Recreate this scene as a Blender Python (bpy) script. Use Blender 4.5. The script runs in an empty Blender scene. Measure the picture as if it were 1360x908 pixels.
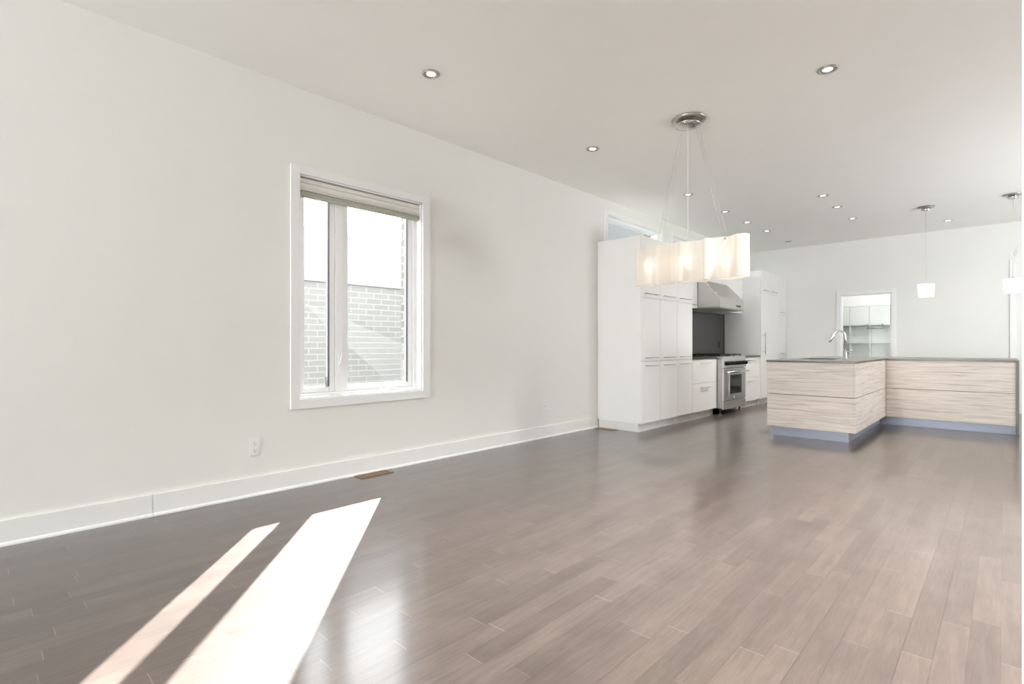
import bpy, bmesh, math, random
from mathutils import Vector, Matrix

random.seed(7)
SC = bpy.context.scene
COL = SC.collection

# ------------------------------------------------------------------ camera
YAW = math.atan2(655, 690)
cam_d = bpy.data.cameras.new('camera')
cam = bpy.data.objects.new('camera', cam_d)
COL.objects.link(cam)
cam.location = (3.93, 0.0, 1.08)
cam.rotation_euler = (math.radians(90), 0, YAW)
cam_d.sensor_width = 36.0
cam_d.lens = 690 / 1360 * 36.0
cam_d.shift_y = 5 / 1360
cam_d.clip_start = 0.02
SC.camera = cam

# ------------------------------------------------------------------ light and exposure
SC.view_settings.view_transform = 'Standard'
SC.view_settings.look = 'None'
SC.view_settings.gamma = 1.0
SC.view_settings.use_curve_mapping = False
SC.view_settings.exposure = 0.09
SC.cycles.max_bounces = 14
SC.cycles.diffuse_bounces = 8
SC.cycles.glossy_bounces = 5
SC.cycles.transparent_max_bounces = 16
SC.cycles.sample_clamp_indirect = 6.0
SC.cycles.caustics_reflective = False
SC.cycles.use_denoising = True
SC.cycles.use_adaptive_sampling = False

WORLD_STRENGTH = 9.0
SUN_STRENGTH = 52.0
DOWNLIGHT_OR_FILL = (0.0, 200.0, 430.0)      # cabinet row, island row, living area with added fill

world = bpy.data.worlds.new('sky')
SC.world = world
world.use_nodes = True
bg = world.node_tree.nodes['Background']
bg.inputs['Color'].default_value = (0.93, 0.965, 1.0, 1)
bg.inputs['Strength'].default_value = WORLD_STRENGTH

sd = bpy.data.lights.new('sun', 'SUN')
sun = bpy.data.objects.new('sun', sd)
COL.objects.link(sun)
sun.location = (-8, 9, 9)
el = math.radians(36.2)
dx, dy = 1.0, -0.855
n = math.hypot(dx, dy)
sdir = Vector((dx / n * math.cos(el), dy / n * math.cos(el), -math.sin(el)))
sun.rotation_euler = sdir.to_track_quat('-Z', 'Y').to_euler()
sd.energy = SUN_STRENGTH
sd.angle = math.radians(0.5)
sd.color = (1.0, 0.97, 0.94)


def area(name, loc, direction, sx, sy, power, color=(1, 1, 1), portal=False):
    d = bpy.data.lights.new(name, 'AREA')
    d.shape = 'RECTANGLE'
    d.size, d.size_y = sx, sy
    d.energy = power
    d.color = color
    o = bpy.data.objects.new(name, d)
    COL.objects.link(o)
    o.location = loc
    o.rotation_euler = Vector(direction).to_track_quat('-Z', 'Z').to_euler()
    if portal:
        d.cycles.is_portal = True
    return o


# fill lamps added out of view against solid walls, standing in for daylight
ADDED_FILL = [
    ('rear', (1.9, -6.9, 1.45), (0, 1, 0.2), 3.4, 2.4, 680),
    ('dining', (7.95, 7.2, 1.5), (-1, 0.35, 1.0), 6.0, 2.4, 540),
]
for nm, lc, dr, sx, sy, pw in ADDED_FILL:
    if pw > 0:
        area('added_fill_' + nm, lc, dr, sx, sy, pw, (0.93, 0.975, 1.0))
area('portal_window', (-0.22, 2.34, 1.53), (1, 0, 0), 1.1, 1.7, 1.0, portal=True)

# ------------------------------------------------------------------ materials
MATS = {}


def nt(name):
    m = bpy.data.materials.new(name)
    m.use_nodes = True
    t = m.node_tree
    b = t.nodes['Principled BSDF']
    MATS[name] = m
    return m, t, b


def mat(name, color, rough=0.5, metal=0.0, spec=0.5, noise=0.0, nscale=8.0, bump=0.0, bscale=60.0,
        emit=None, estr=0.0, coat=0.0, stretch=(1, 1, 1)):
    m, t, b = nt(name)
    b.inputs['Base Color'].default_value = (*color, 1)
    b.inputs['Roughness'].default_value = rough
    b.inputs['Metallic'].default_value = metal
    b.inputs['Specular IOR Level'].default_value = spec
    b.inputs['Coat Weight'].default_value = coat
    b.inputs['Coat Roughness'].default_value = 0.06
    if emit:
        b.inputs['Emission Color'].default_value = (*emit, 1)
        b.inputs['Emission Strength'].default_value = estr
    tc = t.nodes.new('ShaderNodeTexCoord')
    mp = t.nodes.new('ShaderNodeMapping')
    mp.inputs['Scale'].default_value = stretch
    t.links.new(tc.outputs['Object'], mp.inputs['Vector'])
    if noise > 0:
        nz = t.nodes.new('ShaderNodeTexNoise')
        nz.inputs['Scale'].default_value = nscale
        nz.inputs['Detail'].default_value = 4
        t.links.new(mp.outputs['Vector'], nz.inputs['Vector'])
        rp = t.nodes.new('ShaderNodeValToRGB')
        lo = [c * (1 - noise) for c in color]
        hi = [min(1, c * (1 + noise)) for c in color]
        rp.color_ramp.elements[0].color = (*lo, 1)
        rp.color_ramp.elements[1].color = (*hi, 1)
        rp.color_ramp.elements[0].position = 0.3
        rp.color_ramp.elements[1].position = 0.7
        t.links.new(nz.outputs['Fac'], rp.inputs['Fac'])
        t.links.new(rp.outputs['Color'], b.inputs['Base Color'])
    if bump > 0:
        nb = t.nodes.new('ShaderNodeTexNoise')
        nb.inputs['Scale'].default_value = bscale
        nb.inputs['Detail'].default_value = 3
        t.links.new(mp.outputs['Vector'], nb.inputs['Vector'])
        bp = t.nodes.new('ShaderNodeBump')
        bp.inputs['Strength'].default_value = bump
        bp.inputs['Distance'].default_value = 0.002
        t.links.new(nb.outputs['Fac'], bp.inputs['Height'])
        t.links.new(bp.outputs['Normal'], b.inputs['Normal'])
    return m


mat('wall_paint', (0.797, 0.792, 0.764), 0.7, spec=0.25, noise=0.008, nscale=3, bump=0.04, bscale=220)
mat('ceiling_paint', (0.905, 0.895, 0.86), 0.8, spec=0.2, noise=0.006, nscale=3)
mat('trim_paint', (0.83, 0.83, 0.825), 0.4, spec=0.4, noise=0.006, nscale=5)
mat('vinyl_white', (0.88, 0.885, 0.89), 0.35, noise=0.006, nscale=9)
mat('lacquer_white', (0.84, 0.83, 0.81), 0.285, spec=0.5, noise=0.006, nscale=2)
mat('carcass_white', (0.88, 0.875, 0.86), 0.4, noise=0.006, nscale=4)
mat('gap_grey', (0.30, 0.295, 0.28), 0.7, noise=0.02, nscale=4)
mat('toe_white', (0.78, 0.775, 0.76), 0.35, noise=0.01, nscale=4)
mat('steel', (0.62, 0.605, 0.58), 0.27, metal=1.0, noise=0.06, nscale=30, stretch=(1, 1, 14))
mat('steel_dark', (0.40, 0.39, 0.37), 0.33, metal=1.0, noise=0.06, nscale=30, stretch=(1, 1, 14))
mat('nickel', (0.50, 0.48, 0.44), 0.3, metal=1.0, noise=0.03, nscale=20)
mat('chrome', (0.72, 0.71, 0.73), 0.08, metal=1.0, noise=0.02, nscale=12)
mat('black_iron', (0.012, 0.012, 0.012), 0.45, noise=0.2, nscale=60)
mat('knob_black', (0.006, 0.006, 0.006), 0.5, spec=0.2, noise=0.1, nscale=30)
mat('backsplash_dark', (0.055, 0.052, 0.05), 0.29, noise=0.03, nscale=9)
mat('black_trim', (0.012, 0.011, 0.011), 0.3, noise=0.1, nscale=20)
mat('oven_glass', (0.02, 0.022, 0.014), 0.06, noise=0.2, nscale=5)
mat('counter_stone', (0.085, 0.072, 0.062), 0.285, noise=0.2, nscale=60)
mat('counter_black', (0.03, 0.028, 0.027), 0.2, noise=0.2, nscale=60)
mat('seam_dark', (0.10, 0.085, 0.075), 0.6, noise=0.1, nscale=20)
mat('kick_aluminium', (0.27, 0.29, 0.35), 0.42, metal=0.35, noise=0.03, nscale=20, stretch=(1, 1, 10))
mat('outlet_plastic', (0.80, 0.80, 0.80), 0.35, noise=0.01, nscale=10)
mat('slot_dark', (0.05, 0.05, 0.05), 0.6, noise=0.1, nscale=30)
mat('register_wood', (0.23, 0.145, 0.085), 0.5, noise=0.3, nscale=20, stretch=(6, 1, 6))
mat('register_dark', (0.05, 0.03, 0.016), 0.7, noise=0.2, nscale=30)
mat('blind_fabric', (0.40, 0.39, 0.32), 0.85, spec=0.1, noise=0.04, nscale=60, stretch=(1, 0.1, 6))
mat('blind_rail', (0.74, 0.73, 0.68), 0.5, noise=0.02, nscale=20)
mat('gasket', (0.10, 0.10, 0.105), 0.6, noise=0.1, nscale=30)
mat('cable_wire', (0.62, 0.61, 0.58), 0.4, metal=0.4, noise=0.05, nscale=30)
mat('cord_white', (0.85, 0.85, 0.84), 0.45, noise=0.02, nscale=30)
mat('lamp_lens', (0.9, 0.9, 0.88), 0.4, noise=0.01, nscale=10, emit=(1.0, 0.97, 0.9), estr=3.0)
mat('lens_off', (0.50, 0.49, 0.45), 0.5, noise=0.05, nscale=10)
mat('pendant_opal', (0.9, 0.89, 0.86), 0.3, noise=0.005, nscale=10, emit=(1.0, 0.98, 0.93), estr=0.85)
mat('bulb_glow', (0.9, 0.88, 0.8), 0.4, noise=0.01, nscale=10, emit=(1.0, 0.92, 0.80), estr=1.0)
mat('pantry_panel', (0.74, 0.77, 0.75), 0.2, noise=0.01, nscale=6)
mat('pantry_edge', (0.40, 0.42, 0.41), 0.4, noise=0.02, nscale=10)
mat('pantry_white', (0.86, 0.86, 0.85), 0.5, noise=0.006, nscale=6)
mat('grey_metal', (0.40, 0.41, 0.41), 0.35, metal=0.5, noise=0.05, nscale=30)
mat('siding_grey', (0.055, 0.058, 0.056), 0.8, noise=0.05, nscale=2, stretch=(1, 1, 8))
mat('concrete_pale', (0.30, 0.297, 0.292), 0.85, noise=0.06, nscale=3)
mat('ground_gravel', (0.40, 0.39, 0.36), 0.9, noise=0.3, nscale=20, bump=0.4, bscale=40)


def math_node(t, op, a=None, b=None, va=None, vb=None):
    nd = t.nodes.new('ShaderNodeMath')
    nd.operation = op
    if a is not None:
        t.links.new(a, nd.inputs[0])
    elif va is not None:
        nd.inputs[0].default_value = va
    if b is not None:
        t.links.new(b, nd.inputs[1])
    elif vb is not None:
        nd.inputs[1].default_value = vb
    return nd.outputs[0]


def glass_mat():
    m = bpy.data.materials.new('window_glass')
    m.use_nodes = True
    t = m.node_tree
    t.nodes.clear()
    out = t.nodes.new('ShaderNodeOutputMaterial')
    mx = t.nodes.new('ShaderNodeMixShader')
    tr = t.nodes.new('ShaderNodeBsdfTransparent')
    gl = t.nodes.new('ShaderNodeBsdfGlossy')
    gl.inputs['Roughness'].default_value = 0.01
    tr.inputs['Color'].default_value = (0.95, 0.965, 0.96, 1)
    lw = t.nodes.new('ShaderNodeLayerWeight')
    lw.inputs['Blend'].default_value = 0.5
    pw_ = math_node(t, 'POWER', lw.outputs['Facing'], vb=4.0)
    pw_ = math_node(t, 'MULTIPLY_ADD', pw_, vb=0.4)
    pw_.node.inputs[2].default_value = 0.004
    t.links.new(pw_, mx.inputs['Fac'])
    t.links.new(tr.outputs['BSDF'], mx.inputs[1])
    t.links.new(gl.outputs['BSDF'], mx.inputs[2])
    t.links.new(mx.outputs['Shader'], out.inputs['Surface'])
    MATS['window_glass'] = m


glass_mat()


def opal_mat():
    # blown opal glass lit from inside by its lamps
    m = bpy.data.materials.new('opal_glass')
    m.use_nodes = True
    t = m.node_tree
    t.nodes.clear()
    out = t.nodes.new('ShaderNodeOutputMaterial')
    df = t.nodes.new('ShaderNodeBsdfDiffuse')
    df.inputs['Color'].default_value = (0.86, 0.84, 0.80, 1)
    tl = t.nodes.new('ShaderNodeBsdfTranslucent')
    tl.inputs['Color'].default_value = (0.95, 0.91, 0.85, 1)
    gl = t.nodes.new('ShaderNodeBsdfGlossy')
    gl.inputs['Roughness'].default_value = 0.15
    tp = t.nodes.new('ShaderNodeBsdfTransparent')
    m1 = t.nodes.new('ShaderNodeMixShader')
    m1.inputs['Fac'].default_value = 0.5
    m2 = t.nodes.new('ShaderNodeMixShader')
    m2.inputs['Fac'].default_value = 0.05
    m3 = t.nodes.new('ShaderNodeMixShader')
    m3.inputs['Fac'].default_value = 0.03
    t.links.new(df.outputs[0], m1.inputs[1])
    t.links.new(tl.outputs[0], m1.inputs[2])
    t.links.new(m1.outputs[0], m2.inputs[1])
    t.links.new(gl.outputs[0], m2.inputs[2])
    t.links.new(m2.outputs[0], m3.inputs[1])
    t.links.new(tp.outputs[0], m3.inputs[2])
    em = t.nodes.new('ShaderNodeEmission')
    em.inputs['Color'].default_value = (1.0, 0.92, 0.83, 1)
    em.inputs['Strength'].default_value = 0.05
    ad = t.nodes.new('ShaderNodeAddShader')
    t.links.new(m3.outputs[0], ad.inputs[0])
    t.links.new(em.outputs[0], ad.inputs[1])
    t.links.new(ad.outputs[0], out.inputs['Surface'])
    MATS['opal_glass'] = m


opal_mat()


def floor_mat():
    m, t, b = nt('floor_hardwood')
    tc = t.nodes.new('ShaderNodeTexCoord')
    sp = t.nodes.new('ShaderNodeSeparateXYZ')
    t.links.new(tc.outputs['Object'], sp.inputs[0])
    W, L = 0.0852, 0.85
    u = math_node(t, 'DIVIDE', sp.outputs['X'], vb=W)
    row = math_node(t, 'FLOOR', u)
    fu = math_node(t, 'FRACT', u)
    wn = t.nodes.new('ShaderNodeTexWhiteNoise')
    wn.noise_dimensions = '1D'
    t.links.new(row, wn.inputs['W'])
    off = math_node(t, 'MULTIPLY', wn.outputs['Value'], vb=7.0)
    v0 = math_node(t, 'DIVIDE', sp.outputs['Y'], vb=L)
    v = math_node(t, 'ADD', v0, off)
    brd = math_node(t, 'FLOOR', v)
    fv = math_node(t, 'FRACT', v)
    cb = t.nodes.new('ShaderNodeCombineXYZ')
    t.links.new(row, cb.inputs[0])
    t.links.new(brd, cb.inputs[1])
    w2 = t.nodes.new('ShaderNodeTexWhiteNoise')
    w2.noise_dimensions = '2D'
    t.links.new(cb.outputs[0], w2.inputs['Vector'])
    # seams
    a1 = math_node(t, 'SUBTRACT', fu, vb=0.5)
    a1 = math_node(t, 'ABSOLUTE', a1)
    s1 = t.nodes.new('ShaderNodeMapRange')
    s1.inputs['From Min'].default_value = 0.478
    s1.inputs['From Max'].default_value = 0.497
    t.links.new(a1, s1.inputs['Value'])
    a2 = math_node(t, 'SUBTRACT', fv, vb=0.5)
    a2 = math_node(t, 'ABSOLUTE', a2)
    s2 = t.nodes.new('ShaderNodeMapRange')
    s2.inputs['From Min'].default_value = 0.4975
    s2.inputs['From Max'].default_value = 0.4995
    t.links.new(a2, s2.inputs['Value'])
    wr = t.nodes.new('ShaderNodeTexWhiteNoise')
    wr.noise_dimensions = '1D'
    ro = math_node(t, 'ADD', math_node(t, 'ROUND', u), vb=0.37)
    t.links.new(ro, wr.inputs['W'])
    rowk = math_node(t, 'POWER', wr.outputs['Value'], vb=2.0)
    rowk = math_node(t, 'MULTIPLY_ADD', rowk, vb=0.85)
    rowk.node.inputs[2].default_value = 0.12
    s1k = math_node(t, 'MULTIPLY', s1.outputs[0], rowk)
    seam = math_node(t, 'MAXIMUM', s1.outputs[0], s2.outputs[0])
    # grain
    mp = t.nodes.new('ShaderNodeMapping')
    mp.inputs['Scale'].default_value = (22, 1.6, 1)
    add = t.nodes.new('ShaderNodeVectorMath')
    add.operation = 'ADD'
    t.links.new(tc.outputs['Object'], add.inputs[0])
    sc = t.nodes.new('ShaderNodeVectorMath')
    sc.operation = 'SCALE'
    sc.inputs['Scale'].default_value = 9.0
    t.links.new(w2.outputs['Color'], sc.inputs[0])
    t.links.new(sc.outputs[0], add.inputs[1])
    t.links.new(add.outputs[0], mp.inputs['Vector'])
    g = t.nodes.new('ShaderNodeTexNoise')
    g.inputs['Scale'].default_value = 1.6
    g.inputs['Detail'].default_value = 7
    g.inputs['Distortion'].default_value = 0.6
    t.links.new(mp.outputs[0], g.inputs['Vector'])
    blot = t.nodes.new('ShaderNodeTexNoise')
    blot.inputs['Scale'].default_value = 5.0
    blot.inputs['Detail'].default_value = 3
    t.links.new(tc.outputs['Object'], blot.inputs['Vector'])
    k1 = math_node(t, 'MULTIPLY', w2.outputs['Value'], vb=0.22)
    k2 = math_node(t, 'MULTIPLY', g.outputs['Fac'], vb=0.46)
    k3 = math_node(t, 'MULTIPLY', blot.outputs['Fac'], vb=0.36)
    k = math_node(t, 'ADD', k1, k2)
    k = math_node(t, 'ADD', k, k3)
    mp3 = t.nodes.new('ShaderNodeMapping')
    mp3.inputs['Scale'].default_value = (70, 5, 1)
    t.links.new(add.outputs[0], mp3.inputs['Vector'])
    g2 = t.nodes.new('ShaderNodeTexNoise')
    g2.inputs['Scale'].default_value = 1.4
    g2.inputs['Detail'].default_value = 4
    g2.inputs['Distortion'].default_value = 1.2
    t.links.new(mp3.outputs[0], g2.inputs['Vector'])
    k4 = math_node(t, 'MULTIPLY_ADD', g2.outputs['Fac'], vb=0.5)
    k4.node.inputs[2].default_value = -0.25
    k = math_node(t, 'ADD', k, k4)
    rp = t.nodes.new('ShaderNodeValToRGB')
    e = rp.color_ramp.elements
    e[0].position, e[0].color = 0.22, (0.058, 0.044, 0.039, 1)
    e[1].position, e[1].color = 0.85, (0.128, 0.100, 0.086, 1)
    e2 = e.new(0.52)
    e2.color = (0.088, 0.067, 0.058, 1)
    t.links.new(k, rp.inputs['Fac'])
    mx = t.nodes.new('ShaderNodeMixRGB')
    mx.blend_type = 'MULTIPLY'
    mx.inputs['Color2'].default_value = (0.28, 0.26, 0.25, 1)
    sm = math_node(t, 'MULTIPLY', s1k, vb=1.0)
    t.links.new(sm, mx.inputs['Fac'])
    t.links.new(rp.outputs[0], mx.inputs['Color1'])
    mx2 = t.nodes.new('ShaderNodeMixRGB')
    mx2.inputs['Color2'].default_value = (0.22, 0.185, 0.165, 1)  # pale end joints: bevel glint painted into the board colour
    sm2 = math_node(t, 'MULTIPLY', s2.outputs[0], w2.outputs['Value'])
    t.links.new(sm2, mx2.inputs['Fac'])
    t.links.new(mx.outputs[0], mx2.inputs['Color1'])
    t.links.new(mx2.outputs[0], b.inputs['Base Color'])
    # hand-scraped relief
    mp2 = t.nodes.new('ShaderNodeMapping')
    mp2.inputs['Scale'].default_value = (9, 2.0, 1)
    t.links.new(add.outputs[0], mp2.inputs['Vector'])
    r = t.nodes.new('ShaderNodeTexNoise')
    r.inputs['Scale'].default_value = 1.5
    r.inputs['Detail'].default_value = 5
    r.inputs['Distortion'].default_value = 0.8
    t.links.new(mp2.outputs[0], r.inputs['Vector'])
    hgt = math_node(t, 'MULTIPLY', seam, vb=-0.55)
    rr = math_node(t, 'MULTIPLY', r.outputs['Fac'], vb=0.22)
    hgt = math_node(t, 'ADD', hgt, rr)
    tilt = math_node(t, 'MULTIPLY', w2.outputs['Value'], vb=0.05)
    hgt = math_node(t, 'ADD', hgt, tilt)
    bp = t.nodes.new('ShaderNodeBump')
    bp.inputs['Strength'].default_value = 0.10
    bp.inputs['Distance'].default_value = 0.004
    t.links.new(hgt, bp.inputs['Height'])
    t.links.new(bp.outputs[0], b.inputs['Normal'])
    rm = t.nodes.new('ShaderNodeMapRange')
    rm.inputs['To Min'].default_value = 0.278
    rm.inputs['To Max'].default_value = 0.31
    t.links.new(g.outputs['Fac'], rm.inputs['Value'])
    t.links.new(rm.outputs[0], b.inputs['Roughness'])
    b.inputs['Specular IOR Level'].default_value = 0.3
    b.inputs['Coat Weight'].default_value = 0.65
    b.inputs['Coat Roughness'].default_value = 0.145
    b.inputs['Coat IOR'].default_value = 1.55
    return m


floor_mat()


def grain_mat():
    # pale greige laminate with long horizontal streaks
    m, t, b = nt('island_laminate')
    tc = t.nodes.new('ShaderNodeTexCoord')
    mp = t.nodes.new('ShaderNodeMapping')
    mp.inputs['Scale'].default_value = (0.9, 0.9, 26)
    t.links.new(tc.outputs['Object'], mp.inputs['Vector'])
    g = t.nodes.new('ShaderNodeTexNoise')
    g.inputs['Scale'].default_value = 2.0
    g.inputs['Detail'].default_value = 8
    g.inputs['Roughness'].default_value = 0.62
    g.inputs['Distortion'].default_value = 0.9
    t.links.new(mp.outputs[0], g.inputs['Vector'])
    rp = t.nodes.new('ShaderNodeValToRGB')
    e = rp.color_ramp.elements
    e[0].position, e[0].color = 0.30, (0.36, 0.295, 0.24, 1)
    e[1].position, e[1].color = 0.72, (0.74, 0.68, 0.62, 1)
    e2 = e.new(0.46)
    e2.color = (0.58, 0.51, 0.45, 1)
    t.links.new(g.outputs['Fac'], rp.inputs['Fac'])
    t.links.new(rp.outputs[0], b.inputs['Base Color'])
    b.inputs['Roughness'].default_value = 0.4
    return m


grain_mat()


def brick_mat(name, c1, c2, mortar, w=0.24, hgt=0.078):
    m, t, b = nt(name)
    tc = t.nodes.new('ShaderNodeTexCoord')
    sp = t.nodes.new('ShaderNodeSeparateXYZ')
    t.links.new(tc.outputs['Object'], sp.inputs[0])
    yx = math_node(t, 'ADD', sp.outputs['Y'], sp.outputs['X'])
    cb = t.nodes.new('ShaderNodeCombineXYZ')
    t.links.new(yx, cb.inputs[0])
    t.links.new(sp.outputs['Z'], cb.inputs[1])
    br = t.nodes.new('ShaderNodeTexBrick')
    br.inputs['Color1'].default_value = (*c1, 1)
    br.inputs['Color2'].default_value = (*c2, 1)
    br.inputs['Mortar'].default_value = (*mortar, 1)
    br.inputs['Scale'].default_value = 1.0
    br.inputs['Brick Width'].default_value = w
    br.inputs['Row Height'].default_value = hgt
    br.inputs['Mortar Size'].default_value = 0.008
    br.inputs['Mortar Smooth'].default_value = 0.2
    t.links.new(cb.outputs[0], br.inputs['Vector'])
    t.links.new(br.outputs['Color'], b.inputs['Base Color'])
    b.inputs['Roughness'].default_value = 0.85
    bp = t.nodes.new('ShaderNodeBump')
    bp.invert = True
    bp.inputs['Strength'].default_value = 0.4
    bp.inputs['Distance'].default_value = 0.006
    t.links.new(br.outputs['Fac'], bp.inputs['Height'])
    t.links.new(bp.outputs[0], b.inputs['Normal'])


brick_mat('brick_pale', (0.215, 0.209, 0.202), (0.24, 0.233, 0.225), (0.31, 0.305, 0.302))
brick_mat('brick_own', (0.16, 0.15, 0.135), (0.21, 0.195, 0.175), (0.30, 0.295, 0.285))

# ------------------------------------------------------------------ mesh helpers
OFF = {}


class MB:
    def __init__(self):
        self.bm = bmesh.new()

    def _new(self, before):
        return [v for v in self.bm.verts if v.index == -1 or v not in before]

    def box(self, x0, x1, y0, y1, z0, z1, bev=0.0, seg=2):
        tmp = bmesh.new()
        bmesh.ops.create_cube(tmp, size=1.0)
        for v in tmp.verts:
            v.co = Vector(((x0 + x1) / 2 + v.co.x * (x1 - x0), (y0 + y1) / 2 + v.co.y * (y1 - y0),
                           (z0 + z1) / 2 + v.co.z * (z1 - z0)))
        if bev > 0:
            bmesh.ops.bevel(tmp, geom=tmp.edges[:], offset=bev, segments=seg, profile=0.5, affect='EDGES')
        self._merge(tmp)
        return self

    def _merge(self, tmp):
        me = bpy.data.meshes.new('tmp')
        tmp.to_mesh(me)
        tmp.free()
        self.bm.from_mesh(me)
        bpy.data.meshes.remove(me)

    def prism(self, pts, axis, a, b, bev=0.0):
        """pts: closed outline in the two other axes (in order x,y,z without axis); extruded from a to b"""
        tmp = bmesh.new()

        def mk(p, q):
            if axis == 'x':
                return (q, p[0], p[1])
            if axis == 'y':
                return (p[0], q, p[1])
            return (p[0], p[1], q)
        lo = [tmp.verts.new(mk(p, a)) for p in pts]
        hi = [tmp.verts.new(mk(p, b)) for p in pts]
        tmp.faces.new(lo)
        tmp.faces.new(hi[::-1])
        k = len(pts)
        for i in range(k):
            tmp.faces.new((lo[i], hi[i], hi[(i + 1) % k], lo[(i + 1) % k]))
        bmesh.ops.recalc_face_normals(tmp, faces=tmp.faces)
        if bev > 0:
            bmesh.ops.bevel(tmp, geom=tmp.edges[:], offset=bev, segments=2, profile=0.5, affect='EDGES')
        self._merge(tmp)
        return self

    def lathe(self, prof, cx, cy, cz, seg=32, axis='z', close=False):
        """prof: list of (radius, height); spun about axis through (cx,cy,cz)"""
        tmp = bmesh.new()
        rings = []
        for r, hgt in prof:
            ring = []
            if r < 1e-6:
                ring = [tmp.verts.new((0, 0, hgt))]
            else:
                for i in range(seg):
                    a = 2 * math.pi * i / seg
                    ring.append(tmp.verts.new((r * math.cos(a), r * math.sin(a), hgt)))
            rings.append(ring)
        pairs = list(zip(rings, rings[1:]))
        if close:
            pairs.append((rings[-1], rings[0]))
        for A, B in pairs:
            if len(A) == 1 and len(B) == 1:
                continue
            for i in range(seg):
                j = (i + 1) % seg
                if len(A) == 1:
                    tmp.faces.new((A[0], B[i], B[j]))
                elif len(B) == 1:
                    tmp.faces.new((A[i], B[0], A[j]))
                else:
                    tmp.faces.new((A[i], B[i], B[j], A[j]))
        bmesh.ops.recalc_face_normals(tmp, faces=tmp.faces)
        if axis == 'x':
            R = Matrix.Rotation(math.radians(90), 4, 'Y')
        elif axis == 'y':
            R = Matrix.Rotation(math.radians(-90), 4, 'X')
        else:
            R = Matrix.Identity(4)
        tmp.transform(Matrix.Translation((cx, cy, cz)) @ R)
        for f in tmp.faces:
            f.smooth = True
        self._merge(tmp)
        return self

    def tube(self, pts, r, seg=10, radii=None):
        pts = [Vector(p) for p in pts]
        tmp = bmesh.new()
        rings = []
        up = None
        for i, p in enumerate(pts):
            if i == 0:
                d = pts[1] - pts[0]
            elif i == len(pts) - 1:
                d = pts[-1] - pts[-2]
            else:
                d = (pts[i + 1] - pts[i]).normalized() + (pts[i] - pts[i - 1]).normalized()
            d.normalize()
            if up is None:
                up = Vector((0, 0, 1)) if abs(d.z) < 0.9 else Vector((1, 0, 0))
            s = d.cross(up).normalized()
            up = s.cross(d).normalized()
            rr = radii[i] if radii else r
            ring = [tmp.verts.new(p + (s * math.cos(2 * math.pi * k / seg) + up * math.sin(2 * math.pi * k / seg)) * rr)
                    for k in range(seg)]
            rings.append(ring)
        for A, B in zip(rings, rings[1:]):
            for k in range(seg):
                f = tmp.faces.new((A[k], B[k], B[(k + 1) % seg], A[(k + 1) % seg]))
                f.smooth = True
        tmp.faces.new(rings[0])
        tmp.faces.new(rings[-1][::-1])
        bmesh.ops.recalc_face_normals(tmp, faces=tmp.faces)
        self._merge(tmp)
        return self

    def build(self, name, material, parent=None, label=None):
        off = OFF.get(parent.name, Vector((0, 0, 0))) if parent else Vector((0, 0, 0))
        self.bm.transform(Matrix.Translation(-off))
        me = bpy.data.meshes.new(name)
        self.bm.to_mesh(me)
        self.bm.free()
        me.materials.append(MATS[material])
        o = bpy.data.objects.new(name, me)
        COL.objects.link(o)
        if parent:
            o.parent = parent
        OFF[o.name] = off
        if label:
            o['label'] = label
        return o


def thing(name, label, cat, loc, group=None):
    o = bpy.data.objects.new(name, None)
    COL.objects.link(o)
    o.location = loc
    o.empty_display_size = 0.1
    o['label'] = label
    o['category'] = cat
    if group:
        o['group'] = group
    OFF[o.name] = Vector(loc)
    return o


def struct_root(name, loc):
    o = bpy.data.objects.new(name, None)
    COL.objects.link(o)
    o.location = loc
    o['kind'] = 'structure'
    OFF[o.name] = Vector(loc)
    return o


def struct(name, mb, material):
    o = mb.build(name, material)
    o['kind'] = 'structure'
    return o


def tag(o, label, cat, group=None):
    o['label'] = label
    o['category'] = cat
    if group:
        o['group'] = group
    return o


def copy_tree(o, parent=None):
    c = o.copy()
    COL.objects.link(c)
    if parent:
        c.parent = parent
    for ch in o.children:
        copy_tree(ch, c)
    return c


# ------------------------------------------------------------------ room shell
H = 3.06
YF = 11.55          # far wall
XR = 8.0            # dining-side wall
YB = -7.0           # rear wall
WY0, WY1, WZ0, WZ1 = 1.765, 2.925, 0.668, 2.400      # main window opening
TR = [(6.03, 7.56), (7.93, 9.46), (9.80, 11.30)]     # transom openings
TZ0, TZ1 = 2.50, 2.865
DX0, DX1, DZ1 = 1.645, 2.437, 2.047                  # pantry doorway

struct('floor', MB().box(-0.0, XR, YB, 13.6, -0.06, 0.0), 'floor_hardwood')
struct('ceiling', MB().box(-0.16, XR, YB, YF + 0.12, H, H + 0.15), 'ceiling_paint')


def wall_x(mb, x0, x1, z_top, y_a, y_b, holes):
    """wall slab in X between x0,x1 with rectangular holes (y0,y1,z0,z1) sorted along y"""
    y = y_a
    for (h0, h1, b, t) in holes:
        mb.box(x0, x1, y, h0, 0, z_top)
        if b > 0:
            mb.box(x0, x1, h0, h1, 0, b)
        mb.box(x0, x1, h0, h1, t, z_top)
        y = h1
    mb.box(x0, x1, y, y_b, 0, z_top)
    return mb


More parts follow.
